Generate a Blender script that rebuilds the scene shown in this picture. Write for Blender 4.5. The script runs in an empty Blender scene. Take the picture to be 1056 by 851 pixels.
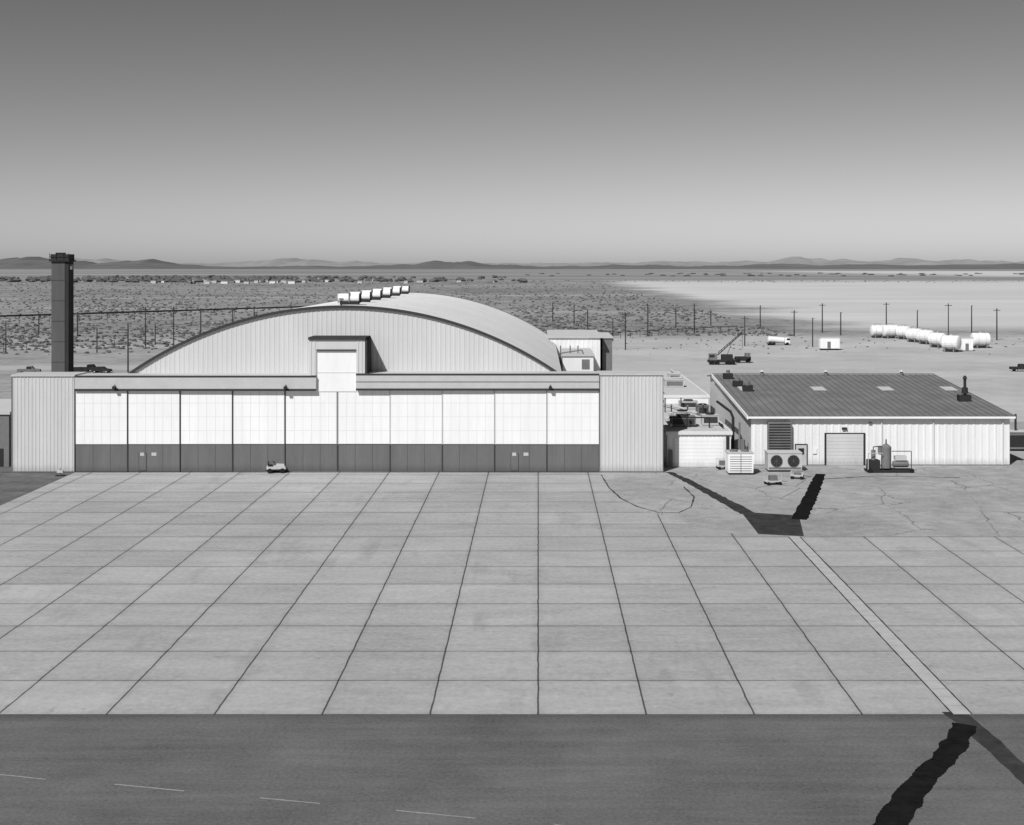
import bpy, math, random
from mathutils import Vector, noise as mn
random.seed(7)
F=1356.0; H=25.3; VX=555.0; VY=275.0
def G(px,py,z=0.0):
    d=F*(H-z)/(py-VY); return ((px-VX)*d/F, d)
def XX(px,d): return (px-VX)*d/F
def ZZ(py,d): return H-(py-VY)*d/F

# ------------------------------------------------------------ materials
class NT:
    def __init__(s,t): s.t=t
    def inp(s,sock,v):
        if isinstance(v,(int,float)): sock.default_value=v
        elif isinstance(v,(tuple,list)): sock.default_value=v
        else: s.t.links.new(v,sock)
    def m(s,op,a,b=0.0,c=None,clamp=False):
        n=s.t.nodes.new('ShaderNodeMath'); n.operation=op; n.use_clamp=clamp
        s.inp(n.inputs[0],a); s.inp(n.inputs[1],b)
        if c is not None: s.inp(n.inputs[2],c)
        return n.outputs[0]
    def step(s,v,a,b,t0=0.0,t1=1.0):
        n=s.t.nodes.new('ShaderNodeMapRange'); n.interpolation_type='SMOOTHSTEP'
        s.inp(n.inputs[0],v); 
        for i,x in enumerate((a,b,t0,t1)): s.inp(n.inputs[i+1],x)
        return n.outputs[0]
    def mix(s,f,a,b):
        n=s.t.nodes.new('ShaderNodeMix'); n.data_type='FLOAT'
        s.inp(n.inputs[0],f); s.inp(n.inputs[2],a); s.inp(n.inputs[3],b); return n.outputs[0]
    def pos(s):
        g=s.t.nodes.new('ShaderNodeNewGeometry'); x=s.t.nodes.new('ShaderNodeSeparateXYZ')
        s.t.links.new(g.outputs['Position'],x.inputs[0]); return x.outputs[0],x.outputs[1],x.outputs[2]
    def vec(s,x,y,z=0.0):
        n=s.t.nodes.new('ShaderNodeCombineXYZ'); s.inp(n.inputs[0],x); s.inp(n.inputs[1],y); s.inp(n.inputs[2],z); return n.outputs[0]
    def noise(s,v,scale,detail=4,rough=.55,dist=0.0):
        n=s.t.nodes.new('ShaderNodeTexNoise'); s.inp(n.inputs['Vector'],v)
        n.inputs['Scale'].default_value=scale; n.inputs['Detail'].default_value=detail
        n.inputs['Roughness'].default_value=rough; n.inputs['Distortion'].default_value=dist
        return n.outputs[0]
    def voro(s,v,scale,feat='DISTANCE_TO_EDGE'):
        n=s.t.nodes.new('ShaderNodeTexVoronoi'); n.feature=feat; s.inp(n.inputs['Vector'],v); n.inputs['Scale'].default_value=scale
        return n.outputs[0]
    def white(s,v):
        n=s.t.nodes.new('ShaderNodeTexWhiteNoise'); n.noise_dimensions='3D'; s.inp(n.inputs['Vector'],v); return n.outputs[0]
def newmat(name,rough=.85):
    m=bpy.data.materials.new(name); m.use_nodes=True; nt=m.node_tree
    b=nt.nodes['Principled BSDF']
    if rough>=.88:
        nt.nodes.remove(b); b=nt.nodes.new('ShaderNodeBsdfDiffuse'); nt.links.new(b.outputs[0],nt.nodes['Material Output'].inputs[0])
        return m,NT(nt),b
    b.inputs['Roughness'].default_value=rough
    b.inputs['Specular IOR Level'].default_value=.25
    return m,NT(nt),b
def setcol(n,b,v):
    c=n.vec(v,v,v); n.t.links.new(c,b.inputs[0])
def plain(name,v,amt=.18,scale=.8,rough=.9,streak=False,spec=None,seam=None):
    m,n,b=newmat(name,rough); x,y,z=n.pos()
    p=n.vec(x,y,n.m('MULTIPLY',z,.12) if streak else z)
    a=n.noise(p,scale,4,.6); c=n.noise(p,scale*6,2,.6)
    f=n.m('ADD',n.m('MULTIPLY',n.m('SUBTRACT',a,.5),amt*2),n.m('MULTIPLY',n.m('SUBTRACT',c,.5),amt))
    val=n.m('MULTIPLY',n.m('ADD',f,1.0),v)
    if streak:
        g=n.step(n.m('ADD',z,n.m('MULTIPLY',c,-1.2)),-.6,.5,.72,1.0); val=n.m('MULTIPLY',val,g)
    setcol(n,b,val)
    if spec is not None: b.inputs['Specular IOR Level'].default_value=spec
    return m

M={}
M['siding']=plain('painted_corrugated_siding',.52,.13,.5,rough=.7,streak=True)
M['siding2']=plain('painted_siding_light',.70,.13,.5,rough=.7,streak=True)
M['archwall']=plain('arch_siding',.52,.11,.3,rough=.7,streak=True)
M['white']=plain('white_paint',.76,.11,.5,rough=.7,streak=True)
M['white2']=plain('white_paint_mullion',.62,.05,.8)
M['doorlow']=plain('dark_door_paint',.13,.25,.7,rough=.7,streak=True)
M['doorline']=plain('door_seam_paint',.07,.1)
M['trim_shade']=plain('dark_trim_and_shade',.05,.2)  # also paints shade on the penthouse side and the arch rim
M['fascia']=plain('fascia_metal',.45,.14,.6,rough=.7)
M['roof']=plain('arched_roof_metal',.60,.12,.12,rough=.7)
M['flatroof']=plain('roof_gravel',.45,.25,1.2)
M['shoproof']=plain('shop_roof_metal',.155,.4,.25,rough=.7)
M['shoprib']=plain('shop_roof_seam',.11,.2,.4)
M['sky_panel']=plain('roof_light_panel',.42,.15,.8)
M['dark']=plain('dark_steel',.035,.3)
M['mid']=plain('mid_gray_steel',.16,.25)
M['light']=plain('light_gray_steel',.45,.15)
M['tower']=plain('tower_concrete',.10,.35,.3,streak=True)
M['towerdark']=plain('tower_shade_side_and_cap',.04,.25,.3)  # painted shade for the tower's right side; bands and cap share it
M['wood']=plain('weathered_pole_wood',.05,.3,.5)
M['tank']=plain('white_tank_paint',.70,.14,.5,rough=.6)
M['glass']=plain('dark_window_glass',.02,.1,rough=.1,spec=.5)
M['rubber']=plain('rubber',.02,.2)
M['paint']=plain('worn_marking_paint',.26,.6,3)
M['scrub']=plain('desert_scrub',.11,.5,.3)
M['tree']=plain('distant_foliage',.10,.4,.02)

# concrete apron with joints
m,n,b=newmat('concrete_slab_apron',.9); x,y,z=n.pos(); S=6.1; Y0=74.25
P=n.vec(x,y)
wn=n.noise(P,.5,3)
wob=n.m('MULTIPLY',n.m('SUBTRACT',wn,.5),.14)
u=n.m('DIVIDE',n.m('ADD',x,wob),S); v=n.m('DIVIDE',n.m('SUBTRACT',n.m('ADD',y,wob),Y0),S)
du=n.m('MULTIPLY',n.m('ABSOLUTE',n.m('SUBTRACT',n.m('FRACT',n.m('ADD',u,.5)),.5)),S)
dv=n.m('MULTIPLY',n.m('ABSOLUTE',n.m('SUBTRACT',n.m('FRACT',n.m('ADD',v,.5)),.5)),S)
cell=n.white(n.vec(n.m('FLOOR',u),n.m('FLOOR',v),3.0))
l1=n.step(du,.03,n.m('ADD',.045,n.m('MULTIPLY',wn,.06)),.22,1.0)
l2=n.step(dv,.02,n.m('ADD',.03,n.m('MULTIPLY',wn,.15)),.36,1.0)
e1=n.step(du,0,.55,.93,1.0); e2=n.step(dv,0,.7,.92,1.0)
big=n.noise(P,.035,4,.6,.4); med=n.noise(n.vec(n.m('MULTIPLY',x,.30),y),.45,5,.7); fin=n.noise(P,2.2,4,.8)
med2=n.noise(n.vec(x,n.m('MULTIPLY',y,.25)),.35,4,.65)
spots=n.step(n.noise(P,1.1,2,.6),.66,.74,1.0,.78)
pale=n.step(n.noise(n.vec(n.m('ADD',x,40.0),y),.8,3,.7),.70,.78,1.0,1.18)
stain=n.step(n.m('MULTIPLY',big,med2),.28,.40,1.0,.84)
cell2=n.white(n.vec(2.0,n.m('FLOOR',v),8.0))
val=n.m('ADD',.335,n.m('MULTIPLY',n.m('SUBTRACT',cell,.5),.04))
val=n.m('ADD',val,n.m('MULTIPLY',n.m('SUBTRACT',cell2,.5),.024))
val=n.m('ADD',val,n.m('MULTIPLY',n.m('SUBTRACT',big,.5),.20))
val=n.m('ADD',val,n.m('MULTIPLY',n.m('SUBTRACT',med,.5),.20))
val=n.m('ADD',val,n.m('MULTIPLY',n.m('SUBTRACT',fin,.5),.26))
for q in (l1,l2,e1,e2,spots,stain,pale): val=n.m('MULTIPLY',val,q)
setcol(n,b,val); M['concrete']=m

m,n,b=newmat('aged_asphalt_yard',.92); x,y,z=n.pos(); P=n.vec(x,y)
big=n.noise(P,.06,5,.6,.6); med=n.noise(P,.5,5,.7); fin=n.noise(P,3,3,.8)
pd=n.vec(n.m('ADD',x,n.m('MULTIPLY',med,2.0)),n.m('ADD',n.m('MULTIPLY',y,.6),n.m('MULTIPLY',med,2.0)))
ck=n.mix(n.step(big,.42,.55),1.0,n.step(n.voro(pd,.13),.003,.013,.55,1.0))
val=n.m('ADD',.30,n.m('MULTIPLY',n.m('SUBTRACT',big,.5),.26))
val=n.m('ADD',val,n.m('MULTIPLY',n.m('SUBTRACT',med,.5),.28)); val=n.m('ADD',val,n.m('MULTIPLY',n.m('SUBTRACT',fin,.5),.18))
val=n.m('MULTIPLY',val,ck); setcol(n,b,val); M['yard']=m

m,n,b=newmat('taxiway_asphalt',.9); x,y,z=n.pos()
a=n.noise(n.vec(n.m('MULTIPLY',x,.08),y),.9,5,.7,.3); c=n.noise(n.vec(x,y),.12,5,.7); f=n.noise(n.vec(x,y),5,3,.85)
val=n.m('ADD',.122,n.m('MULTIPLY',n.m('SUBTRACT',a,.5),.085)); val=n.m('ADD',val,n.m('MULTIPLY',n.m('SUBTRACT',c,.5),.11))
val=n.m('ADD',val,n.m('MULTIPLY',n.m('SUBTRACT',f,.5),.15))
ed=n.step(n.m('ADD',y,n.m('MULTIPLY',a,1.0)),73.3,74.8,1.0,.75); val=n.m('MULTIPLY',val,ed)
setcol(n,b,val); M['taxi']=m
m,n,b=newmat('fresh_tar_patch',.9); x,y,z=n.pos(); a=n.noise(n.vec(x,y),1.2,5,.65)
setcol(n,b,n.m('ADD',.002,n.m('MULTIPLY',a,.020))); M['tar']=m
m,n,b=newmat('asphalt_patch_dark',.9); x,y,z=n.pos(); a=n.noise(n.vec(x,y),.8,5,.65)
setcol(n,b,n.m('ADD',.005,n.m('MULTIPLY',a,.075))); M['patch']=m
m,n,b=newmat('asphalt_shoulder',.9); x,y,z=n.pos(); a=n.noise(n.vec(x,y),.4,5,.65)
setcol(n,b,n.m('ADD',.03,n.m('MULTIPLY',a,.18))); M['shoulder']=m
m,n,b=newmat('trench_concrete',.9); x,y,z=n.pos(); a=n.noise(n.vec(x,y),1.0,5,.65)
j=n.m('ABSOLUTE',n.m('SUBTRACT',n.m('FRACT',n.m('DIVIDE',y,1.5)),.5))
setcol(n,b,n.m('MULTIPLY',n.m('ADD',.27,n.m('MULTIPLY',a,.22)),n.step(j,.01,.04,.75,1.0))); M['trench']=m

# desert ground
m,n,b=newmat('desert_ground',.95); x,y,z=n.pos(); P=n.vec(x,y)
n1=n.noise(P,.004,5,.6,.5); n2=n.noise(P,.03,5,.65); n3=n.noise(P,.25,4,.7)
base=n.m('ADD',.235,n.m('MULTIPLY',n.m('SUBTRACT',n1,.5),.26))
base=n.m('ADD',base,n.m('MULTIPLY',n.m('SUBTRACT',n2,.5),.28)); base=n.m('ADD',base,n.m('MULTIPLY',n.m('SUBTRACT',n3,.5),.18))
scr=n.step(n.noise(P,.16,2,.7),.53,.62,1.0,.62); base=n.m('MULTIPLY',base,scr)
farn=n.noise(n.vec(n.m('MULTIPLY',x,.25),y),.0016,5,.6)
farv=n.m('ADD',.23,n.m('MULTIPLY',n.m('SUBTRACT',farn,.5),.45))
base=n.mix(n.step(y,1800,3200),base,farv)
dirt=n.m('ADD',.385,n.m('MULTIPLY',n.m('SUBTRACT',n2,.5),.34)); dirt=n.m('ADD',dirt,n.m('MULTIPLY',n.m('SUBTRACT',n3,.5),.16))
edge=n.m('MULTIPLY',n.m('SUBTRACT',n1,.5),160); 
md=n.m('MULTIPLY',n.step(n.m('ADD',y,edge),440,510,1.0,0.0),n.step(n.m('ADD',x,n.m('MULTIPLY',edge,.3)),-30,20,0.35,1.0))
base=n.mix(md,base,dirt)
for (sl,c0,w0,w1,st,cc) in ((-.12,430,5,10,.8,.36),(.2,740,6,12,.6,.34),(-.05,335,4,12,.8,.38),(.10,560,3,8,.5,.10),(-.3,1150,12,30,.5,.36)):
    rd=n.m('ABSOLUTE',n.m('SUBTRACT',n.m('ADD',y,n.m('MULTIPLY',x,sl)),c0)); base=n.mix(n.m('MULTIPLY',n.step(rd,w0,w1,st,0.0),n.step(x,90,130,1.0,0.0)),base,cc)
e2=n.m('MULTIPLY',n.m('SUBTRACT',n.noise(P,.008,5,.6),.5),150)
lk=n.m('MULTIPLY',n.step(n.m('ADD',x,e2),100,150),n.m('MULTIPLY',n.step(n.m('ADD',y,e2),480,590),n.step(n.m('ADD',y,n.m('MULTIPLY',e2,6.0)),2000,2600,1.0,0.0)))
lk2=n.m('MULTIPLY',n.step(n.m('ADD',x,n.m('MULTIPLY',e2,5.0)),900,1500),n.m('MULTIPLY',n.step(y,3000,3400),n.step(n.m('ADD',y,n.m('MULTIPLY',e2,12.0)),6500,8500,1.0,0.0)))
lkc=n.m('ADD',.47,n.m('MULTIPLY',n.m('SUBTRACT',n.noise(n.vec(n.m('MULTIPLY',x,.3),y),.012,5,.6),.5),.30))
base=n.mix(n.m('MAXIMUM',lk,lk2),base,lkc)
setcol(n,b,base); M['ground']=m

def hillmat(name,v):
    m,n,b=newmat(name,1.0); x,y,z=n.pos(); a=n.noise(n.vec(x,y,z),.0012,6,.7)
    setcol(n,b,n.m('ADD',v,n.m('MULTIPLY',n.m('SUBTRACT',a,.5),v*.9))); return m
M['hill']=hillmat('near_hill_hazed',.13); M['hill2']=hillmat('far_mountain_hazed',.25)  # distance haze is painted into the hill colours, paler for the far range

# ------------------------------------------------------------ mesh builder
class MB:
    def __init__(s): s.v=[];s.f=[];s.mi=[];s.ms=[]
    def k(s,m):
        m=M[m]
        if m not in s.ms: s.ms.append(m)
        return s.ms.index(m)
    def face(s,pts,m):
        i=len(s.v); s.v+= [tuple(p) for p in pts]; s.f.append(tuple(range(i,i+len(pts)))); s.mi.append(s.k(m)); return s
    def hull(s,b,m):
        i=len(s.v); s.v+=[tuple(p) for p in b]; k=s.k(m)
        for q in ((3,2,1,0),(4,5,6,7),(0,1,5,4),(1,2,6,5),(2,3,7,6),(3,0,4,7)):
            s.f.append(tuple(i+a for a in q)); s.mi.append(k)
        return s
    def box(s,x0,x1,y0,y1,z0,z1,m):
        return s.hull([(x0,y0,z0),(x1,y0,z0),(x1,y1,z0),(x0,y1,z0),(x0,y0,z1),(x1,y0,z1),(x1,y1,z1),(x0,y1,z1)],m)
    def cyl(s,p0,p1,r0,m,r1=None,n=12):
        p0=Vector(p0);p1=Vector(p1); r1=r0 if r1 is None else r1
        q=(p1-p0).to_track_quat('Z','Y'); i=len(s.v); k=s.k(m)
        for p,r in ((p0,r0),(p1,r1)):
            for a in range(n):
                t=2*math.pi*a/n; s.v.append(tuple(p+q@Vector((r*math.cos(t),r*math.sin(t),0))))
        for a in range(n):
            c=(a+1)%n; s.f.append((i+a,i+c,i+n+c,i+n+a)); s.mi.append(k)
        s.f.append(tuple(i+a for a in reversed(range(n)))); s.mi.append(k)
        s.f.append(tuple(i+n+a for a in range(n))); s.mi.append(k); return s
    def tube(s,pts,r,m,n=8):
        for a,b_ in zip(pts,pts[1:]): s.cyl(a,b_,r,m,n=n)
        return s
    def capsule(s,p0,p1,r,m,n=16,e=.35):
        p0=Vector(p0);p1=Vector(p1); d=(p1-p0).normalized()
        s.cyl(p0,p1,r,m,n=n)
        for p,sg in ((p0,-1),(p1,1)):
            pr=p;rr=r
            for a in (30,60,85):
                t=math.radians(a); q=p+d*sg*r*e*math.sin(t); r2=r*math.cos(t)
                s.cyl(pr,q,rr,m,r2,n=n); pr=q; rr=r2
        return s
    def ribbed(s,x0,x1,z0,top,y,m,per=.6,dep=.06,bot=None):
        tf=top if callable(top) else (lambda x:top)
        bf=bot if bot else (lambda x:z0)
        x=x0
        pat=[(0,0),(.30,0),(.38,1),(.62,1),(.70,0)]
        pts=[]
        while x<x1-1e-6:
            for a,d in pat:
                xx=x+a*per
                if xx<x1: pts.append((xx,y-d*dep))
            x+=per
        pts.append((x1,y))
        for (a,ya),(b_,yb) in zip(pts,pts[1:]):
            s.face([(a,ya,bf(a)),(b_,yb,bf(b_)),(b_,yb,tf(b_)),(a,ya,tf(a))],m)
        return s
    def build(s,name,parent=None,loc=None,rz=0):
        me=bpy.data.meshes.new(name); me.from_pydata(s.v,[],s.f)
        for q in s.ms: me.materials.append(q)
        me.polygons.foreach_set('material_index',s.mi); me.update()
        o=bpy.data.objects.new(name,me); bpy.context.collection.objects.link(o)
        if parent: o.parent=parent
        if loc: o.location=loc
        o.rotation_euler[2]=rz
        return o
def empty(name):
    o=bpy.data.objects.new(name,None); bpy.context.collection.objects.link(o); return o

# ------------------------------------------------------------ ground sheets
def axis(lo,hi,core0,core1,st):
    a=[];x=core0
    while x<=core1: a.append(x); x+=st
    g=st;x=core0
    left=[]
    while x>lo: g*=1.35; x-=g; left.append(max(x,lo))
    g=st;x=a[-1];r=[]
    while x<hi: g*=1.35; x+=g; r.append(min(x,hi))
    return left[::-1]+a+r
xs=axis(-40000,40000,-200,300,50); ys=axis(-1500,60000,-50,600,50)
vv=[(a,c,0) for c in ys for a in xs]; nx=len(xs)
ff=[(j*nx+i,j*nx+i+1,(j+1)*nx+i+1,(j+1)*nx+i) for j in range(len(ys)-1) for i in range(nx-1)]
g=MB(); g.v=vv; g.f=ff; g.k('ground'); g.mi=[0]*len(ff); g.build('ground')
L=.006
MB().face([(-200,20,L),(200,20,L),(200,74.25,L),(-200,74.25,L)],'taxi').build('taxiway_asphalt')
MB().face([(-56.9,74.25,L*1.5),(140,74.25,L*1.5),(140,166,L*1.5),(-56.9,166,L*1.5)],'concrete').build('concrete_apron')
MB().face([(-140,74.25,L),(-56.9,74.25,L),(-56.9,185,L),(-140,185,L)],'shoulder').build('asphalt_shoulder')
yz=L*2.5
pts=[G(619,486.9),G(622,495),G(629,507),G(645,519),G(668,528),G(700,536),G(733,546),G(768,553.4)]
MB().face([(a,c,yz) for a,c in pts]+[(140,pts[-1][1],yz),(140,215,yz),(15.4,215,yz),(15.4,161.8,yz)],'yard').build('asphalt_yard')
def strip(pts,z,m,name,jit=.15,step=.5):
    Ls=[];Rs=[];seed=random.random()*100
    for (a,c) in zip(pts,pts[1:]):
        A=Vector(a[:2]);B=Vector(c[:2]); n_=max(1,int((B-A).length/step)); d=(B-A).normalized(); nn=Vector((-d.y,d.x))
        for i in range(n_+1):
            t=i/n_; p=A.lerp(B,t); w=a[2]*(1-t)+c[2]*t
            j1=mn.noise(Vector((p.x*.9,p.y*.9,seed)))*2*jit+random.uniform(-.3,.3)*jit; j2=mn.noise(Vector((p.x*.9,p.y*.9,seed+9)))*2*jit+random.uniform(-.3,.3)*jit
            Ls.append(p+nn*(w+j1)); Rs.append(p-nn*(w+j2))
    b_=MB()
    for i in range(len(Ls)-1):
        b_.face([(*Rs[i],z),(*Rs[i+1],z),(*Ls[i+1],z),(*Ls[i],z)],m)
    return b_.build(name)
arc=[G(*p) for p in ((620,490),(628,503),(640,514),(658,523),(680,529),(700,529),(713,523),(716,513),(705,502))]
strip([(a,c,.08) for a,c in arc],yz+.006,'patch','tar_seam',.05)
MB().face([(23.45,74.25,L*3.4),(24.45,74.25,L*3.4),(24.45,123.2,L*3.4),(23.45,123.2,L*3.4)],'trench').build('drain_trench')
for xx in (23.42,24.5): strip([(xx,74.3,.045),(xx,123,.06)],L*4.4,'patch','tar_seam',.02)
strip([(23.6,74.7,.7),(24.0,70,.6),(24.3,64,.55),(24.6,50,.55)],L*2.6,'patch','asphalt_patch',.05,.3)
strip([(23.6,72.6,.6),(22.3,70.0,.65),(20.6,67.2,.65),(19.2,65.3,.65),(17.6,62.6,.7),(15.9,59.6,.75),(14.0,56.5,.75)],L*4.0,'tar','tar_patch',.10,.15)
A1=[G(*p) for p in ((689,487),(705,494),(735,510),(772,530))]
strip([(A1[0][0],A1[0][1],.4),(A1[1][0],A1[1][1],.55),(A1[2][0],A1[2][1],.65),(A1[3][0],A1[3][1],.9)],yz+.009,'patch','asphalt_patch',.12)
V=[G(*p) for p in ((764,528),(824,532),(829,553.2),(782,551))]
MB().face([(a,c,yz+.013) for a,c in V][::-1],'patch').build('asphalt_patch')
B1=[G(*p) for p in ((846,489),(838,508),(824,536))]
strip([(B1[0][0],B1[0][1],.6),(B1[1][0],B1[1][1],.75),(B1[2][0],B1[2][1],.8)],yz+.018,'tar','tar_patch',.08)
strip([G(838,495)+(.18,),G(905,491)+(.12,),G(990,493)+(.1,)],yz+.009,'patch','tar_seam',.08)
for (a,c) in (((0,799),(47,804)),((118,809),(190,816)),((268,823),(330,829)),((408,836),(490,844)),((572,851),(650,858))):
    strip([G(*a)+(.05,),G(*c)+(.05,)],L*2,'paint','painted_dash_marking',.012)

# ------------------------------------------------------------ hangar
Hg=empty('aircraft_hangar'); F0=161.8
b=MB()
for x0,x1,zt in ((-64.8,-57.0,12.0),(7.5,15.4,12.15)):
    b.ribbed(x0,x1,0.12,zt-.25,F0,'siding',.45,.04)
    b.box(x0,x1,F0+.01,F0+4.2,0,zt-.23,'siding')
    b.box(x0-.05,x1+.05,F0-.14,F0+4.3,zt-.22,zt,'fascia')
    b.box(x0-.02,x1+.02,F0-.1,F0-.005,0,.12,'mid')
    for xx in (x0,x1-.1): b.box(xx,xx+.1,F0-.1,F0-.071,.12,zt-.25,'mid')
b.build('door_pocket_wall',Hg)
b=MB()
for x0,x1,zb,zt in ((-56.99,-27.3,10.15,11.85),(-22.4,7.49,10.2,12.1)):
    b.box(x0,x1,F0-.18,F0+4.2,zb,zt,'fascia')
    b.box(x0,x1,F0-.24,F0-.185,zb-.14,zb+.12,'trim_shade')
    b.box(x0,x1,F0-.24,F0-.185,zt-.14,zt+.05,'trim_shade')
b.box(-22.4,7.49,F0-.22,F0-.185,zb+.9,zb+.98,'mid')
b.build('door_header_fascia',Hg)
b=MB()
b.ribbed(-28.2,-27.3,11.9,16.3,F0+.1,'siding',.45,.05); b.ribbed(-22.4,-21.3,12.15,16.3,F0+.1,'siding',.45,.05)
b.box(-28.2,-27.3,F0+.11,F0+4.4,11.9,16.3,'siding'); b.box(-22.4,-21.3,F0+.11,F0+4.4,12.15,16.3,'siding')
b.box(-27.3,-22.4,F0+.1,F0+4.4,15.1,16.3,'siding')
b.box(-28.3,-21.2,F0-.1,F0+4.5,16.3,16.6,'trim_shade'); b.box(-21.29,-21.05,F0+.0,F0+4.4,12.15,16.29,'trim_shade')  # top edge, then the right side with its shade put into the colour
b.box(-27.3,-22.4,F0+.25,F0+.45,9.9,15.1,'white'); b.box(-27.3,-22.4,F0+.02,F0+.24,14.95,15.09,'trim_shade')
b.box(-27.28,-22.42,F0+.22,F0+.249,12.2,12.3,'white2')
b.build('tail_door_penthouse',Hg)
b=MB(); edges=[-56.95+6.445*i for i in range(11)]
offs=[.05,.12,.19,.26,.33,.33,.26,.19,.12,.05]
for i in range(10):
    x0,x1=edges[i]+.04,edges[i+1]-.04; yy=F0+offs[i]
    zt=10.13
    b.box(x0,x1,yy,yy+.2,3.4,zt,'white'); b.box(x0,x1,yy-.01,yy+.2,.06,3.39,'doorlow')
    b.box(x0,x1,yy-.03,yy-.011,3.34,3.44,'doorline')
    for q in range(1,6):
        xx=x0+(x1-x0)*q/6; b.box(xx-.02,xx+.02,yy-.014,yy-.001,3.5,zt,'white2')
        if q in(2,4): b.box(xx-.02,xx+.02,yy-.025,yy-.011,.1,3.3,'doorline')
    for zz in (5.1,6.8,8.5): b.box(x0,x1,yy-.012,yy-.0005,zz-.02,zz+.02,'white2')
    if i<5: b.box(x1-.08,x1+.03,yy-.06,yy-.031,.06,zt,'doorline')
    else:
        b.box(x0-.02,x0+.06,yy-.06,yy-.031,.06,3.4,'doorline'); b.box(x0-.02,x0+.05,yy-.06,yy-.031,3.4,zt,'white2')
b.build('sliding_door_leaves',Hg)
b=MB()
for xx,i in ((-49.2,1),(-3.4,8)):
    yy=F0+offs[i]
    b.box(xx,xx+1.0,yy-.05,yy-.031,.15,2.3,'doorline'); b.box(xx+.06,xx+.94,yy-.065,yy-.051,.2,2.24,'doorlow')
    b.box(xx+.2,xx+.7,yy-.08,yy-.066,2.0,2.4,'light'); b.box(xx+1.6,xx+2.2,yy-.05,yy-.031,2.0,2.4,'light')
b.build('personnel_doors_and_signs',Hg)
b=MB()
for xx in (-52,-31,1.5):
    b.box(xx-.2,xx+.2,F0-.75,F0-.37,10.3,10.6,'dark'); b.cyl((xx,F0-.25,10.75),(xx,F0-.7,10.65),.05,'dark',n=6)
b.box(-66,16,F0-.25,F0-.15,0.01,.05,'trim_shade')
b.box(-57,7.5,F0+3.4,F0+3.6,0,11.8,'trim_shade')
b.build('lamps_and_door_track',Hg)
YA=166.0; CX=-24.5; HW=27.2; ZS=11.6; SAG=8.56; R=(HW*HW+SAG*SAG)/(2*SAG); ZC=ZS+SAG-R
def az(x,r=R): return ZC+math.sqrt(max(r*r-(x-CX)**2,0))
b=MB(); b.ribbed(CX-HW+.02,CX+HW-.02,6,lambda x:az(x)-.02,YA,'archwall',.6,.03)
b.box(CX-HW,CX+HW,YA+.1,YA+.3,0,ZS,'siding'); b.build('arch_gable_wall',Hg)
b=MB(); N=96; Yb=247.0; A=math.asin(HW/R)
def ap(i,r): t=-A*1.01+2*A*1.01*i/N; return CX+r*math.sin(t),ZC+r*math.cos(t)
for i in range(N):
    xa,za=ap(i,R+.2); xb,zb=ap(i+1,R+.2); xc,zc=ap(i,R-.08); xd,zd=ap(i+1,R-.08)
    ya=YA-.3
    b.face([(xa,ya+.12,za),(xb,ya+.12,zb),(xb,Yb,zb),(xa,Yb,za)],'roof')
    b.hull([(xc,ya,zc),(xd,ya,zd),(xd,ya+.12,zd),(xc,ya+.12,zc),(xa,ya,za+.05),(xb,ya,zb+.05),(xb,ya+.12,zb+.05),(xa,ya+.12,za+.05)],'trim_shade')  # front rim edging, dark all round: its shadow is put into the colour
    b.face([(xd,ya+.12,zd),(xc,ya+.12,zc),(xc,Yb,zc),(xd,Yb,zd)],'mid')
    b.hull([(xc,Yb,zc),(xd,Yb,zd),(xd,Yb+.12,zd),(xc,Yb+.12,zc),(xa,Yb,za+.15),(xb,Yb,zb+.15),(xb,Yb+.12,zb+.15),(xa,Yb+.12,za+.15)],'mid')
for q in range(1,27):
    yq=YA+3.0*q
    for i in range(N):
        xa,za=ap(i,R+.201); xb,zb=ap(i+1,R+.201); xc,zc=ap(i,R+.235); xd,zd=ap(i+1,R+.235)
        b.hull([(xa,yq,za),(xb,yq,zb),(xb,yq+.08,zb),(xa,yq+.08,za),(xc,yq,zc),(xd,yq,zd),(xd,yq+.08,zd),(xc,yq+.08,zc)],'roof')
b.build('arched_roof',Hg)
b=MB()
for xx in (CX-HW,CX+HW-.3): b.box(xx,xx+.3,YA+.31,Yb,0,ZS,'siding')
b.box(CX-HW,CX+HW,Yb-.3,Yb-.01,0,ZS,'siding')
b.ribbed(CX-HW+.1,CX+HW-.1,6,lambda x:az(x)-.02,Yb-.02,'archwall',.75,-.08)
b.build('side_and_rear_walls',Hg)
b=MB()
for d in (171,182,194,207,221,236):
    z0=az(CX)+.2
    b.box(CX-1.2,CX+1.2,d-.6,d+.6,z0,z0+.45,'dark')
    b.cyl((CX-1.45,d,z0+.85),(CX+1.25,d,z0+.85),.6,'tank',n=18)
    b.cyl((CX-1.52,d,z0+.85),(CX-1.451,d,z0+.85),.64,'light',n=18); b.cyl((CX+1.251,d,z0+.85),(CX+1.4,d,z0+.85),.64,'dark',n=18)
    b.box(CX-.08,CX+.08,d-.66,d+.66,z0+.3,z0+1.48,'mid')
b.build('ridge_ventilators',Hg)
b=MB(); xl=XX(352,168)
b.cyl((xl,168,az(xl)+.2),(xl,168,az(xl)+.8),.1,'dark',n=8); b.box(xl-.25,xl+.25,167.8,168.2,az(xl)+.8,az(xl)+1.1,'mid')
b.build('ridge_lamp',Hg)

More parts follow.
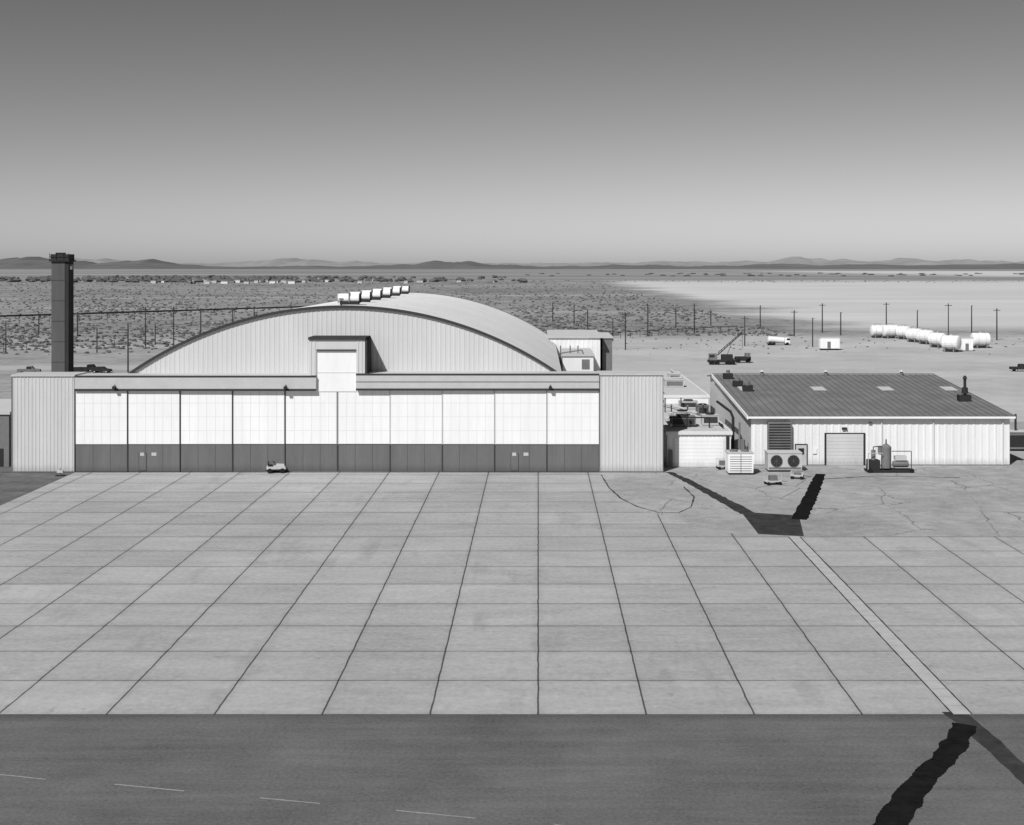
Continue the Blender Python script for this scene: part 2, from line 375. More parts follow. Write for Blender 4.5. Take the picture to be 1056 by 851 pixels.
An=empty('hangar_annex_building')
d=232; b=MB(); b.ribbed(XX(566,d),XX(619,d),0,ZZ(347,d)-.3,d,'siding2',.8,.03); b.box(XX(566,d),XX(619,d),d+.05,d+24,0,ZZ(347,d)-.3,'siding2')
b.box(XX(566,d)-.2,XX(619,d)+.4,d-.3,d+24.3,ZZ(347,d)-.28,ZZ(347,d),'light'); b.build('upper_block',An)
d=214; b=MB(); b.box(4.0,XX(612,d),d,d+17.8,0,ZZ(366,d)-.25,'siding2'); b.box(3.8,XX(612,d)+.2,d-.2,d+17.8,ZZ(366,d)-.24,ZZ(366,d),'light')
b.box(XX(600,d),XX(608,d),d-.06,d-.01,8.6,10.2,'mid'); b.build('lower_block',An)
b=MB(); b.box(XX(619,232)+.5,XX(632,232),234,250,0,ZZ(349,234),'mid'); b.box(XX(619,232)+.4,XX(632,232)+.2,233.8,250.2,ZZ(349,234)+.01,ZZ(349,234)+.25,'light'); b.build('shadow_block',An)  # added block, stands in for the dark shadow beside the annex
b=MB(); 
for px in (578,588,596): b.cyl((XX(px,218),218,9),(XX(px,218),218,12.2),.1,'mid',n=8)
b.tube([(XX(575,216),216,11),(XX(600,216),216,11.6),(XX(604,216),216,10)],.1,'mid'); b.build('roof_pipes',An)

T=empty('radar_test_tower'); b=MB(); d=180; x0,x1=XX(53,d),XX(70.5,d)
b.box(x0,x1-.5,d,d+2.1,0,26.0,'tower'); b.box(x1-.499,x1,d+.06,d+2.04,0,26.0,'towerdark')  # dark right strip: the shaded side is put into the colour
for k in range(9): b.box(x0-.02,x1-.49,d-.02,d-.001,2.8*k+1,2.8*k+1.05,'towerdark')
b.build('shaft',T)
b=MB(); b.box(x0-.25,x1+.2,d-.25,d+2.35,26.0,26.2,'dark'); b.box(x0-.1,x1+.05,d-.1,d+2.2,26.201,27.0,'towerdark')
b.capsule((x0+.5,d+.3,27.1),(x1-.5,d+.3,27.1),.12,'dark',8)
for xx in (x0-.2,x0+.7,x1-.6,x1+.1): b.cyl((xx,d-.2,26.2),(xx,d-.2,27.15),.035,'dark',n=6)
b.box(x0-.2,x1+.1,d-.22,d-.18,26.65,26.7,'dark'); b.box(x1+.001,x1+.4,d+.3,d+.9,24.9,25.6,'mid'); b.build('cap_platform',T)

Lb=empty('small_concrete_building'); b=MB(); b.box(-78,-66.9,166.2,182,0,6.6,'mid'); b.box(-78.2,-66.7,166,182.2,6.61,6.95,'light')
b.box(-69.0,-67.6,166.12,166.19,.0,2.3,'dark'); b.box(-73,-70.2,166.12,166.19,1.2,2.6,'glass'); b.build('walls_and_roof',Lb)

# ------------------------------------------------------------ link building
Lk=empty('link_building'); b=MB(); fy=165.9
b.ribbed(16.3,24.3,0,4.1,fy,'siding2',.5,.04); b.box(16.3,24.3,fy+.02,199,0,4.1,'siding2'); b.box(16.1,24.5,fy-.25,199.2,4.11,4.5,'white2')
b.box(16.4,24.2,fy+.1,199,4.501,4.56,'flatroof'); b.box(17.2,23.4,fy-.1,fy-.05,.05,3.7,'white')
for k in range(1,8): b.box(17.2,23.4,fy-.115,fy-.101,.05+k*.46,.08+k*.46,'white2')
b.box(23.7,24.1,fy-.12,fy-.05,0,3.9,'dark')
b.box(16.42,16.9,fy-.5,fy-.06,.0,2.2,'mid')
b.build('front_block',Lk)
b=MB(); b.box(16.3,25.8,199.3,245,0,5.4,'siding2'); b.box(16.1,26.0,199.21,245.2,5.41,5.8,'white2'); b.box(16.4,25.7,199.5,244.9,5.801,5.85,'flatroof')
b.box(17.5,19,199.15,199.2,4.62,5.2,'dark'); b.build('rear_block',Lk)
b=MB(); rr=random.Random(3)
for (x_,y_,w,dd,h,mm) in ((17.2,170,3.2,2.2,1.2,'mid'),(21.4,171.5,2.2,1.6,1.3,'light'),(18.4,178,2.4,2.0,1.0,'light'),(22.2,183,1.6,2.4,1.3,'mid'),(20.6,191,2.6,2,1.1,'light')):
    b.box(x_,x_+w,y_,y_+dd,4.65,4.57+h,mm); b.box(x_-.06,x_+w+.06,y_-.06,y_+dd+.06,4.571+h,4.62+h,mm); b.box(x_+.2,x_+w-.2,y_-.03,y_-.005,4.9,4.4+h,'trim_shade')
    b.cyl((x_+w*.5,y_+dd*.5,4.62+h),(x_+w*.5,y_+dd*.5,4.8+h),min(w,dd)*.35,'dark',n=14)
for (x_,y_,w,dd,h,mm) in ((17,206,2,2.5,1.0,'light'),(20.5,212,3,2,1.1,'light'),(22.5,226,2,3,.9,'light')):
    b.box(x_,x_+w,y_,y_+dd,5.9,5.86+h,mm); b.box(x_-.06,x_+w+.06,y_-.06,y_+dd+.06,5.861+h,5.92+h,mm); b.box(x_+.2,x_+w-.2,y_-.03,y_-.005,6.1,5.7+h,'mid')
for k in range(9):
    x_=rr.uniform(17,24);y_=rr.uniform(168,198); h=rr.uniform(.8,2.0); b.cyl((x_,y_,4.56),(x_,y_,4.56+h),.08,'dark',n=8); b.cyl((x_,y_,4.56+h),(x_,y_,4.75+h),.18,'mid',.08,n=8)
b.tube([(17,168,5.0),(17,176,5.0),(20.8,176,5.0),(20.8,188,5.0),(18,196,5.0)],.16,'light'); b.tube([(23.6,168,4.9),(23.6,197,4.9)],.12,'dark'); b.tube([(19,201,6.3),(19,222,6.3),(24.5,224,6.3),(24.5,243,6.3)],.2,'light')
b.tube([(16.8,169,5.9),(22,169,5.9),(22,169,4.6)],.09,'dark'); b.tube([(18,183,4.9),(24,184,4.9)],.14,'light')
b.build('rooftop_equipment',Lk)
b=MB(); b.tube([(24.9,168,0),(24.9,168,6.0),(25.6,175,6.0),(25.6,188,6.0)],.18,'dark'); b.cyl((25.6,167.2,0),(25.6,167.2,5.5),.12,'mid'); b.box(24.5,26.6,169,170,0,3,'mid'); b.build('steam_pipes')

# ------------------------------------------------------------ shop building
Sh=empty('metal_shop_building'); b=MB(); sx0,sx1,sy,sr,sb=27.1,60.0,167.3,201.0,207.0; ze=6.15; zr=8.6
b.ribbed(sx0,sx1,.12,ze,sy,'siding2',.9,.04)
b.box(sx0,sx1,sy-.09,sy-.001,0,.12,'mid')
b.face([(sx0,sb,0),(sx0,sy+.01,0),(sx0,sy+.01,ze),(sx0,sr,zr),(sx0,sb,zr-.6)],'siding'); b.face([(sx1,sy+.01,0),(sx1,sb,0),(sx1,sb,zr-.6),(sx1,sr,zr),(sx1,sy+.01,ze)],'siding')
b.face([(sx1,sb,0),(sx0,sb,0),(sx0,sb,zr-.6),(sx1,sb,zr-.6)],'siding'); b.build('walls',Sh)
def rz(y): return ze+(y-sy)*(zr-ze)/(sr-sy)
b=MB(); o=.45; ye=sy-.5
b.hull([(sx0-o,ye,rz(ye)),(sx1+o,ye,rz(ye)),(sx1+o,sr,zr),(sx0-o,sr,zr),(sx0-o,ye,rz(ye)+.18),(sx1+o,ye,rz(ye)+.18),(sx1+o,sr,zr+.18),(sx0-o,sr,zr+.18)],'shoproof')
b.hull([(sx0-o,sr,zr),(sx1+o,sr,zr),(sx1+o,sb+.4,zr-.62),(sx0-o,sb+.4,zr-.62),(sx0-o,sr,zr+.18),(sx1+o,sr,zr+.18),(sx1+o,sb+.4,zr-.44),(sx0-o,sb+.4,zr-.44)],'shoproof')
x_=sx0+.2
while x_<sx1+.2:
    b.hull([(x_-.04,ye,rz(ye)+.18),(x_+.04,ye,rz(ye)+.18),(x_+.04,sr,zr+.18),(x_-.04,sr,zr+.18),(x_-.03,ye,rz(ye)+.24),(x_+.03,ye,rz(ye)+.24),(x_+.03,sr,zr+.24),(x_-.03,sr,zr+.24)],'shoprib'); x_+=.95
b.box(sx0-o,sx1+o,sr-.25,sr+.25,zr+.26,zr+.36,'mid')
b.build('roof',Sh)
b=MB(); b.box(sx0-o-.05,sx1+o+.05,ye-.2,ye-.01,rz(ye)-.08,rz(ye)+.16,'white')
for xx,mm in ((sx0-o-.14,'white'),(sx1+o+.02,'mid')): b.hull([(xx,ye,rz(ye)-.2),(xx+.12,ye,rz(ye)-.2),(xx+.12,sr,zr-.2),(xx,sr,zr-.2),(xx,ye,rz(ye)+.25),(xx+.12,ye,rz(ye)+.25),(xx+.12,sr,zr+.25),(xx,sr,zr+.25)],mm)
for xx in (31.5,43.6,50.2,59): b.box(xx,xx+.12,sy-.2,sy-.09,.1,ze-.1,'white2')
b.build('gutter_and_trim',Sh)
b=MB()
for px in (768,843,912,977):
    y_=186; x_=XX(px,188)
    b.hull([(x_-.9,y_,rz(y_)+.25),(x_+.9,y_,rz(y_)+.25),(x_+.9,y_+3,rz(y_+3)+.25),(x_-.9,y_+3,rz(y_+3)+.25),(x_-.9,y_,rz(y_)+.33),(x_+.9,y_,rz(y_)+.33),(x_+.9,y_+3,rz(y_+3)+.33),(x_-.9,y_+3,rz(y_+3)+.33)],'sky_panel')
b.build('roof_light_panels',Sh)
b=MB()
for px in (786,852,930): x_=XX(px,200); b.cyl((x_,200.2,zr),(x_,200.2,zr+.7),.25,'mid',n=10); b.cyl((x_,200.2,zr+.7),(x_,200.2,zr+.95),.4,'light',.1,n=10)
x_=XX(995,178); z_=rz(178); b.cyl((x_,178,z_),(x_,178,z_+3.2),.2,'dark',n=10); b.cyl((x_,178,z_+3.2),(x_,178,z_+3.6),.34,'dark',.15,n=10); b.cyl((x_,178,z_+1.2),(x_,178,z_+2.0),.42,'dark',n=10)
b.box(x_-.9,x_+.7,177.4,178.6,z_+.2,z_+1.0,'dark'); b.cyl((x_-.6,178,z_+1),(x_-.6,178,z_+1.6),.15,'mid',n=8)
for px,yy in ((758,190),(768,186),(748,197)): x_=XX(px,yy)+.4; b.cyl((x_,yy,rz(yy)),(x_,yy,rz(yy)+1.5),.28,'mid',n=10); b.box(x_-.7,x_+.7,yy-.5,yy+.5,rz(yy)+.2,rz(yy)+1.0,'dark')
b.build('roof_exhaust_stacks',Sh)
b=MB(); s_=.1234; X=lambda px:(px-555)*s_
b.box(X(850),X(892),sy-.13,sy-.06,0,4.15,'dark'); b.box(X(852),X(890),sy-.16,sy-.131,.03,4.0,'siding')
for k in range(1,9): b.box(X(852),X(890),sy-.175,sy-.161,k*.44,k*.44+.03,'fascia')
b.box(X(819.5),X(832.5),sy-.13,sy-.06,0,2.75,'dark'); b.box(X(820.5),X(831.5),sy-.16,sy-.131,.05,2.6,'light'); b.box(X(823),X(829),sy-.17,sy-.161,1.4,2.2,'glass')
b.box(X(791),X(815),sy-.75,sy-.06,1.3,5.6,'mid')
for k in range(12): b.box(X(792),X(814),sy-.80,sy-.751,1.5+k*.34,1.64+k*.34,'dark')
b.box(X(905),X(913),sy-.2,sy-.06,1.6,2.5,'mid'); b.box(X(838),X(842),sy-.14,sy-.06,1.5,2.2,'white'); b.box(X(868),X(873),sy-.3,sy-.06,4.6,4.85,'dark')
b.box(X(896),X(899),sy-.14,sy-.06,5.2,5.5,'mid')
b.build('doors_and_louver',Sh)

# ------------------------------------------------------------ yard equipment
def ac(name,px0,px1,py,h,dep,fans,body='white'):
    x0,y0=G(px0,py);x1,_=G(px1,py); b=MB()
    b.box(x0,x1,y0,y0+dep,.25,h,body); b.box(x0-.06,x1+.06,y0-.06,y0+dep+.06,h+.001,h+.1,'light')
    for xx in (x0+.1,x1-.25): b.box(xx,xx+.15,y0+.1,y0+dep-.1,0,.249,'dark')
    if fans:
        w=(x1-x0)/fans
        for i in range(fans):
            cx=x0+w*(i+.5); r=min(w,h)*.33
            b.cyl((cx,y0-.08,h*.6),(cx,y0-.002,h*.6),r*1.08,'mid',n=20); b.cyl((cx,y0-.1,h*.6),(cx,y0-.081,h*.6),r,'dark',n=20)
            for a in range(4): t=a*math.pi/4; b.tube([(cx-r*math.cos(t),y0-.12,h*.6-r*math.sin(t)),(cx+r*math.cos(t),y0-.12,h*.6+r*math.sin(t))],.012,'mid',4)
        b.box(x0+.1,x1-.1,y0-.02,y0-.001,.35,.6,'mid')
    else:
        for k in range(7): b.box(x0+.2,x1-.2,y0-.03,y0-.001,.5+k*.28,.56+k*.28,'mid')
        b.box((x0+x1)/2-.03,(x0+x1)/2+.03,y0-.05,y0-.031,.3,h,'mid')
        for q in (.28,.72): b.cyl((x0+(x1-x0)*q,y0+dep/2,h+.1),(x0+(x1-x0)*q,y0+dep/2,h+.3),.5,'mid',n=16)
    return b.build(name)
ac('air_conditioning_unit',751,777,490,2.6,2.6,0)
ac('condenser_unit',792,827,487,2.3,2.4,2,'light')
b=MB(); x,y=G(916,488)
b.cyl((x,y+1,.5),(x,y+1,3.1),.62,'mid',n=20); b.cyl((x,y+1,3.1),(x,y+1,3.45),.62,'mid',.2,n=20); b.cyl((x,y+1,3.45),(x,y+1,4.0),.08,'dark',n=8)
b.box(x-2.5,x+3.2,y,y+2,.12,.3,'dark'); b.box(x-2.3,x-.9,y+.3,y+1.6,.3,1.5,'dark'); b.cyl((x-1.6,y+.9,1.5),(x-1.6,y+.9,2.7),.28,'mid',n=12); b.capsule((x+.9,y+.9,1.0),(x+2.6,y+.9,1.0),.42,'mid',12)
b.box(x+1,x+2.4,y+.5,y+1.3,1.5,2.0,'light'); b.tube([(x-1.6,y+.9,2.7),(x-1.6,y+.9,3.1),(x,y+1,3.2)],.06,'dark',6); b.tube([(x+.6,y+.6,2.6),(x+3,y+.6,2.6),(x+3,y+.6,.3)],.05,'dark',6); b.tube([(x-2.4,y+.2,.3),(x-2.4,y+.2,2.4),(x-.6,y+.2,2.4)],.05,'light',6)
for xx in (x-2.2,x+2.9): b.cyl((xx,y-.1,.28),(xx,y+.1,.28),.28,'rubber',n=12)
b.build('compressor_and_pressure_vessel')
def cart(name,px,py,w,h,rz=0):
    x,y=G(px,py); b=MB()
    b.box(-w/2,w/2,-.5,.5,.35,.5,'light')
    for xx in (-w/2+.2,w/2-.2):
        for yy in (-.5,.5): b.cyl((xx,yy-.06,.2),(xx,yy+.06,.2),.2,'rubber',n=12); 
    for xx in (-w/2+.03,w/2-.03):
        for yy in (-.45,.45): b.cyl((xx,yy,.5),(xx,yy,h),.03,'light',n=6)
    for yy in (-.45,.45): b.cyl((-w/2,yy,h),(w/2,yy,h),.03,'light',n=6)
    b.box(-w/4,w/4,-.35,.35,.5,h*.8,'mid'); b.tube([(w/2,0,.4),(w/2+.9,0,.3)],.03,'dark',6)
    return b.build(name,None,(x,y,.02),rz)
cart('equipment_cart',797,500,1.8,1.3,.2); cart('equipment_cart',822,494,1.5,.9,-.3); cart('equipment_cart',745,484,1.4,1.3,.1)
x,y=G(285,487.5); b=MB()
b.hull([(-1.2,-.65,.35),(1.2,-.65,.35),(1.2,.65,.35),(-1.2,.65,.35),(-1.15,-.6,.8),(1.1,-.6,.75),(1.1,.6,.75),(-1.15,.6,.8)],'light')
b.hull([(-.1,-.55,.8),(1.05,-.55,.76),(1.05,.55,.76),(-.1,.55,.8),(0,-.5,1.05),(.95,-.5,.98),(.95,.5,.98),(0,.5,1.05)],'light')
b.box(-.9,-.45,-.4,.4,.8,.95,'dark'); b.box(-1.0,-.88,-.4,.4,.8,1.35,'dark'); b.tube([(-.1,0,1.0),(-.3,0,1.3)],.03,'dark',6); b.cyl((-.32,-.01,1.28),(-.28,.01,1.34),.17,'dark',n=12)
b.box(-1.25,1.25,-.68,-.66,.35,.5,'dark')
for xx in (-.75,.75):
    for yy in (-.66,.66): b.cyl((xx,yy-.1,.3),(xx,yy+.1,.3),.3,'rubber',n=14)
b.build('aircraft_tow_tractor',None,(x,y,.01),.15)
x,y=G(62,491); b=MB(); b.box(x-.5,x+.5,y-.3,y+.3,0,.12,'dark'); b.cyl((x,y,.12),(x,y,.9),.09,'mid',n=10); b.box(x-.35,x+.35,y-.15,y+.15,.4,.75,'light'); b.build('wheel_chock_stand')
x,y=G(30,487); b=MB(); b.box(x-1.5,x+1.4,y+.2,y+.9,0,.12,'dark'); b.cyl((x,y+.5,.12),(x,y+.5,.6),.1,'dark'); b.build('ground_service_box')
b=MB(); d=180; x=XX(1047,d); b.box(x-1,x+2,d,d+2,.3,2.6,'mid'); b.cyl((x+.4,d+1,2.6),(x+.4,d+1,5),.15,'dark'); b.box(x-1.1,x+2.1,d-.1,d+2.1,2.61,2.75,'light'); b.box(x-.8,x+1.8,d-.03,d-.001,.6,2.2,'dark'); b.build('generator_unit')

def car(name,x,y,rz,mm,pick=False):
    b=MB()
    prof=[(-2.3,.45),(-2.3,.85),(-1.9,.95),(-1.5,1.42),(.3,1.45),(1.0,1.0),(2.1,.85),(2.3,.6),(2.3,.4)] if not pick else [(-2.6,.5),(-2.6,1.1),(-.6,1.1),(-.5,1.75),(.7,1.78),(1.2,1.15),(2.5,1.0),(2.6,.6),(2.6,.45)]
    k=len(prof); w=.85
    b.face([(a,-w,c) for a,c in prof][::-1] ,mm); b.face([(a,w,c) for a,c in prof],mm)
    for i in range(k):
        a=prof[i];c=prof[(i+1)%k]; b.face([(a[0],-w,a[1]),(a[0],w,a[1]),(c[0],w,c[1]),(c[0],-w,c[1])],mm)
    g0,g1=((-1.45,.2) if not pick else (-.4,.65)); zt=1.35 if not pick else 1.68; zb=.98 if not pick else 1.2
    for s_ in (-1,1): b.box(g0,g1,s_*(w+.012)-.01,s_*(w+.012)+.01,zb,zt,'glass')
    for xx in (-1.45,1.45):
        for s_ in (-1,1): b.cyl((xx,s_*.75,.33),(xx,s_*.9,.33),.33,'rubber',n=14); b.cyl((xx,s_*.9,.33),(xx,s_*.92,.33),.16,'light',n=10)
    return b.build(name,None,(x,y,0.0),rz)
for px,py,rz_,mm,pk in ((81,385,.1,'dark',0),(93,383.5,.0,'dark',1),(105,384.5,-.1,'dark',0),(30,385.5,.2,'mid',1),(1053,383,0,'dark',1)):
    x,y=G(px,py); car('pickup_truck' if pk else 'parked_car',x,y,rz_,mm,pk)

# ------------------------------------------------------------ poles
def pole(px,by,ty,arm=0,r=.2):
    x,y=G(px,by); h=ZZ(ty,y); b=MB(); r=.2 if y<450 else .26
    b.cyl((0,0,0),(0,0,h),r,'wood',r*.75,n=8)
    if arm:
        b.box(-1.2,1.2,-.1,.1,h-.8,h-.6,'wood')
        for q in (-1.1,-.5,.5,1.1): b.cyl((q,0,h-.6),(q,0,h-.35),.05,'light',n=6)
    else: b.box(-.1,.55,-.1,.1,h-.3,h-.1,'mid')
    b.build('utility_pole',None,(x,y,0)); return (x,y,h)
PL=[(6,365,331,0),(100,364,338,0),(132,384,334,0),(150,358,317,1),(160,356,333,0),(179,357,316,1),(207,345,318,0),(240,340,318,0),(262,338,316,1),(300,330,312,0),(40,345,322,0),(80,347,322,1),
(570,332,312,0),(592,335,314,0),(606,342,320,0),(621,373,341,0),(632,352,328,0),(645,361,322,1),(668,347,313,1),(697,338,318,0),(716,343,313,1),(733,336,320,0),(768,357,326,1),(784,339,315,0),(819,347,320,1),(838,358,328,0),(848,343,313,1),(867,346,322,0),(914,342,312,1),(978,352,313,1),(1002,343,315,0),(1028,351,318,1),(946,338,320,0)]
for p in PL: pole(*p)
def fence(p0,p1,h=2.4,step=5.0,rail=.12,wires=(.5,)):
    A=Vector(p0);B=Vector(p1); b=MB(); n_=int((B-A).length/step); d=(B-A).normalized()
    for i in range(n_+1):
        p=A.lerp(B,i/n_); b.cyl((p.x,p.y,0),(p.x,p.y,h+.3),.08,'dark',n=6)
    for q in wires: b.cyl((A.x,A.y,h*q),(B.x,B.y,h*q),.03,'mid',n=4)
    b.cyl((A.x,A.y,h),(B.x,B.y,h),rail,'dark',n=6)
    b.build('perimeter_fence')
fence(G(-120,342),G(352,324),4.6,14,.42,())
fence(G(-120,366),G(118,359),2.2,6,.05)
fence(G(640,349),G(760,342),2.2); fence(G(575,343),G(640,349),2.2)

def tank(px,py,Lg,r,rz_,z0=.7):
    x,y=G(px,py); b=MB(); b.capsule((-Lg/2,0,z0+r),(Lg/2,0,z0+r),r,'tank',20,.28)
    for q in (-Lg*.32,Lg*.32): b.hull([(q-.2,-r*.8,0),(q+.2,-r*.8,0),(q+.2,r*.8,0),(q-.2,r*.8,0),(q-.2,-r*.75,z0+r*.5),(q+.2,-r*.75,z0+r*.5),(q+.2,r*.75,z0+r*.5),(q-.2,r*.75,z0+r*.5)],'mid')
    b.box(-Lg*.5,Lg*.5,-r*.7,-r*.6,.35,.6,'dark'); b.box(-Lg*.5,Lg*.5,r*.6,r*.7,.35,.6,'dark')
    for q in (-.25,.25): b.cyl((Lg*q-.06,0,z0+r),(Lg*q+.06,0,z0+r),r*1.02,'light',n=20)
    b.cyl((0,0,z0+2*r-.05),(0,0,z0+2*r+.4),.25,'light',n=10); b.tube([(-Lg*.3,0,z0+2*r+.5),(Lg*.3,0,z0+2*r+.5)],.05,'mid',6)
    for q in (-Lg*.3,Lg*.3): b.cyl((q,0,z0+2*r-.1),(q,0,z0+2*r+.5),.04,'mid',n=6)
    b.build('storage_tank',None,(x,y,0),rz_)
for px,py,Lg,r,a in ((905,348.5,4,1.9,.1),(918,349,4.5,2.0,.1),(932,350,3.6,1.95,-.9),(943,353,4.2,1.95,-1.0),(955,355,4.2,1.95,-1.0),(967,358.5,4.2,1.95,-1.0),(981,363,4.2,2.1,-.7),(1011,359,4.8,2.0,.05)):
    tank(px,py,Lg,r,a)
x,y=G(996,362); b=MB(); b.box(-1.8,1.8,-1.2,1.2,.2,3.9,'white'); b.box(-1.9,1.9,-1.3,1.3,3.91,4.1,'light'); b.box(-.5,.5,-1.25,-1.21,.3,2.3,'mid'); b.build('pump_house',None,(x,y,0))
x,y=G(855,361); b=MB(); b.box(-2.9,2.9,-1.3,1.3,.5,3.7,'white'); b.box(-3,3,-1.4,1.4,3.71,3.9,'light'); b.box(-.8,.2,-1.35,-1.31,.6,2.6,'mid'); b.box(-2.6,2.6,-1.2,1.2,.1,.499,'dark'); b.build('storage_shed',None,(x,y,0))
x,y=G(803,356); b=MB(); b.capsule((-3.2,0,1.9),(1.5,0,1.5),1.0,'tank',14); b.box(-4,2.6,-.9,.9,.6,.85,'mid'); b.box(1.8,3.4,-1,1,.6,2.4,'white'); b.box(2.4,3.42,-1.02,1.02,1.6,2.2,'glass')
for xx in (-3,-1.8,2.6):
    for yy in (-.9,.9): b.cyl((xx,yy-.15,.5),(xx,yy+.15,.5),.5,'rubber',n=12)
b.build('tank_truck',None,(x,y,0),.1)
x,y=G(744,376); b=MB()
b.box(-3.5,3.5,-1.2,1.2,.6,1.2,'dark'); b.box(-3.2,-1.2,-1.1,1.1,1.2,2.8,'mid'); b.box(-3.25,-1.9,-1.12,1.12,1.9,2.6,'glass'); b.box(.0,2.8,-1.1,1.1,1.2,2.6,'dark')
for xx in (-2.6,-1.2,1.6,2.8):
    for yy in (-1.2,1.2): b.cyl((xx,yy-.18,.55),(xx,yy+.18,.55),.55,'rubber',n=12)
b.tube([(-1,0,2.4),(5.4,0,8.2)],.13,'dark',6); b.tube([(-1,0,3.0),(5.4,0,8.6)],.08,'dark',6); b.tube([(1.5,0,2.6),(2.6,0,5.6)],.1,'mid',6); b.tube([(5.4,0,8.4),(5.4,0,4)],.05,'dark',5)
for k in range(9): t=k/9; b.tube([(-1+6.4*t,0,2.4+5.8*t),(-1+6.4*(t+.1),0,3.0+5.6*(t+.1))],.05,'dark',5)
b.build('mobile_crane',None,(x,y,0))
x,y=G(766,374); b=MB(); b.box(-2,2,-1,1,.5,1.6,'dark'); b.box(.6,1.9,-.95,.95,1.6,2.5,'mid'); b.tube([(-2,0,1.2),(-3.5,0,.5)],.15,'dark')
for xx in (-1.3,1.3):
    for yy in (-1,1): b.cyl((xx,yy-.2,.55),(xx,yy+.2,.55),.55,'rubber',n=12)
b.build('wheel_loader',None,(x,y,0))
# ------------------------------------------------------------ scrub
rr=random.Random(5); b=MB(); k=b.k('scrub'); cnt=0
def clump(x,y,r,h,k):
    i=len(b.v); n_=5; ph=rr.uniform(0,6)
    for lv,(rf,zf) in enumerate(((.8,0),(1.0,.45),(.5,.9))):
        for a in range(n_):
            t=ph+2*math.pi*a/n_; q=r*rf*rr.uniform(.6,1.35); b.v.append((x+q*math.cos(t),y+q*math.sin(t),h*zf*rr.uniform(.7,1.3)))
    b.v.append((x,y,h))
    for lv in range(2):
        for a in range(n_):
            c=(a+1)%n_; b.f.append((i+lv*n_+a,i+lv*n_+c,i+(lv+1)*n_+c,i+(lv+1)*n_+a)); b.mi.append(k)
    for a in range(n_): b.f.append((i+2*n_+a,i+2*n_+(a+1)%n_,i+3*n_)); b.mi.append(k)
while cnt<8500:
    py=rr.uniform(289,366); px=rr.uniform(-60,1100); x,y=G(px,py)
    if x>95 and y<2100 and y>480: continue
    if y<480 and x>-10 and rr.random()>.08: continue
    if y<400 and rr.random()>.25: continue
    if mn.noise(Vector((x*.01,y*.006,2)))<rr.uniform(-.7,.3): continue
    s=rr.uniform(.25,.8)*(1+y/2600)
    if y<480 and x>-10: s*=.5
    clump(x,y,s,s*rr.uniform(.6,.9),k); cnt+=1
b.build('desert_scrub')
b=MB(); k=b.k('tree')
for i in range(420):
    px=rr.gauss(190,95) if i%3 else rr.uniform(-40,540); py=rr.uniform(286.5,291.5); x,y=G(px,py); s=rr.uniform(3,7); clump(x,y,s*1.3,s,k)
for i in range(70):
    px=rr.uniform(540,1080); py=rr.uniform(282,285); x,y=G(px,py); s=rr.uniform(3,5); clump(x,y,s*2.2,s*.7,k)
b.build('distant_trees')
b=MB()
for i in range(60):
    px=rr.gauss(225,75) if i%4 else rr.uniform(0,520); x,y=G(px,rr.uniform(288.5,293)); w=rr.uniform(2,5); h=rr.uniform(2.2,3.6); dd=rr.uniform(6,12)
    mm=rr.choice(['light','light','white2','mid']); b.box(x-w,x+w,y,y+dd,0,h,mm); b.hull([(x-w,y,h),(x+w,y,h),(x+w,y+dd,h),(x-w,y+dd,h),(x-w,y+dd/2-.1,h+1.5),(x+w,y+dd/2-.1,h+1.5),(x+w,y+dd/2+.1,h+1.5),(x-w,y+dd/2+.1,h+1.5)],'mid')
b.build('distant_town')

# ------------------------------------------------------------ hills
def hills(name,prof,D,depth,mat,seed,rough=.25,sc=1.0,px0=-300,px1=1400,n_=520):
    b=MB(); k=b.k(mat); rows=11
    def hp(px):
        for (a,h0),(c,h1) in zip(prof,prof[1:]):
            if a<=px<=c: t=(px-a)/(c-a); t=t*t*(3-2*t); return h0+(h1-h0)*t
        return 0
    for j in range(rows):
        t=j/(rows-1); sh=1-abs(t*2-1)**1.5
        for i in range(n_):
            px=px0+(px1-px0)*i/(n_-1); X_=(px-VX)*D/F; y=D+depth*(t-.5)
            hh=hp(px)*D/F*sc
            q=1+rough*1.6*mn.fractal(Vector((px*.035,t*2.5,seed)),1.0,2.0,5)
            z=max(hh*sh*q,0)-3 if hh>0 else -3
            b.v.append((X_,y,z))
    for j in range(rows-1):
        for i in range(n_-1):
            b.f.append((j*n_+i,j*n_+i+1,(j+1)*n_+i+1,(j+1)*n_+i)); b.mi.append(k)
    b.build(name)
hills('near_hills',[(-300,6),(-100,9),(0,8),(20,11),(40,13),(66,11),(95,8),(125,8),(156,10),(175,7),(200,4),(235,3),(300,3.5),(380,3),(415,6),(445,9),(480,8),(520,5),(560,3.5),(640,4),(760,5),(900,5),(1100,5),(1400,5)],15000,3500,'hill',3.3,.32,.85)
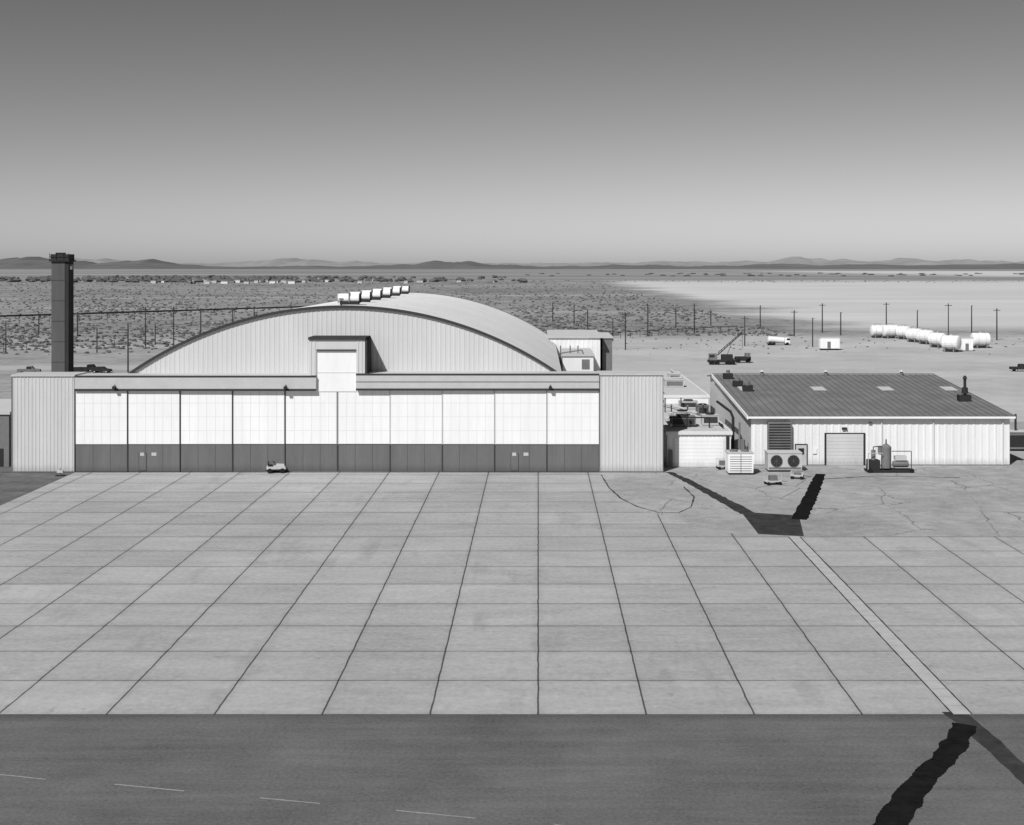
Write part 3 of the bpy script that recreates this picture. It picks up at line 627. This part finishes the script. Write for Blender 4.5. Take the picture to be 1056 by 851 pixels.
hills('far_mountains',[(-300,8),(0,9),(100,10),(180,6),(240,6),(268,9),(285,11),(300,13),(318,11),(350,7),(420,6),(560,5.5),(640,7),(720,8),(790,9),(815,12),(835,10),(900,8.5),(935,11),(1000,9),(1100,8),(1400,9)],30000,6000,'hill2',8.1,.25,.8)

# ------------------------------------------------------------ light, sky, camera
el=math.radians(46); azv=Vector((-.50,-.866,0)).normalized()
sd=Vector((azv.x*math.cos(el),azv.y*math.cos(el),math.sin(el)))
ld=bpy.data.lights.new('sun','SUN'); ld.energy=4.75; ld.angle=math.radians(.5); ld.color=(1,1,1)
lo=bpy.data.objects.new('sun',ld); bpy.context.collection.objects.link(lo); lo.rotation_euler=(-sd).to_track_quat('-Z','Y').to_euler()
w=bpy.data.worlds.new('World'); bpy.context.scene.world=w; w.use_nodes=True; t=w.node_tree; n=NT(t)
sk=t.nodes.new('ShaderNodeTexSky'); sk.sky_type='NISHITA'; sk.sun_disc=False; sk.sun_elevation=el; sk.sun_rotation=math.atan2(azv.x,azv.y)%(2*math.pi)
sk.altitude=700; sk.dust_density=1.0; sk.air_density=1.0
sp=t.nodes.new('ShaderNodeSeparateColor'); t.links.new(sk.outputs[0],sp.inputs[0])
bw=n.m('ADD',n.m('MULTIPLY',sp.outputs[0],.75),n.m('MULTIPLY',sp.outputs[1],.25))
bw=n.m('MULTIPLY',n.m('POWER',n.m('MINIMUM',bw,8.0),1.45),.44)
bg=t.nodes['Background']; t.links.new(n.vec(bw,bw,bw),bg.inputs[0]); bg.inputs[1].default_value=.08
cd=bpy.data.cameras.new('camera'); co=bpy.data.objects.new('camera',cd); bpy.context.collection.objects.link(co)
co.location=(0,0,H); co.rotation_euler=(math.radians(90),0,0); cd.sensor_fit='HORIZONTAL'; cd.sensor_width=36; cd.lens=36*F/1056
cd.shift_x=(528-VX)/1056; cd.shift_y=-(425.5-VY)/1056; cd.clip_start=.5; cd.clip_end=90000
bpy.context.scene.camera=co
vs=bpy.context.scene.view_settings; vs.view_transform='Standard'; vs.look='None'; vs.exposure=0
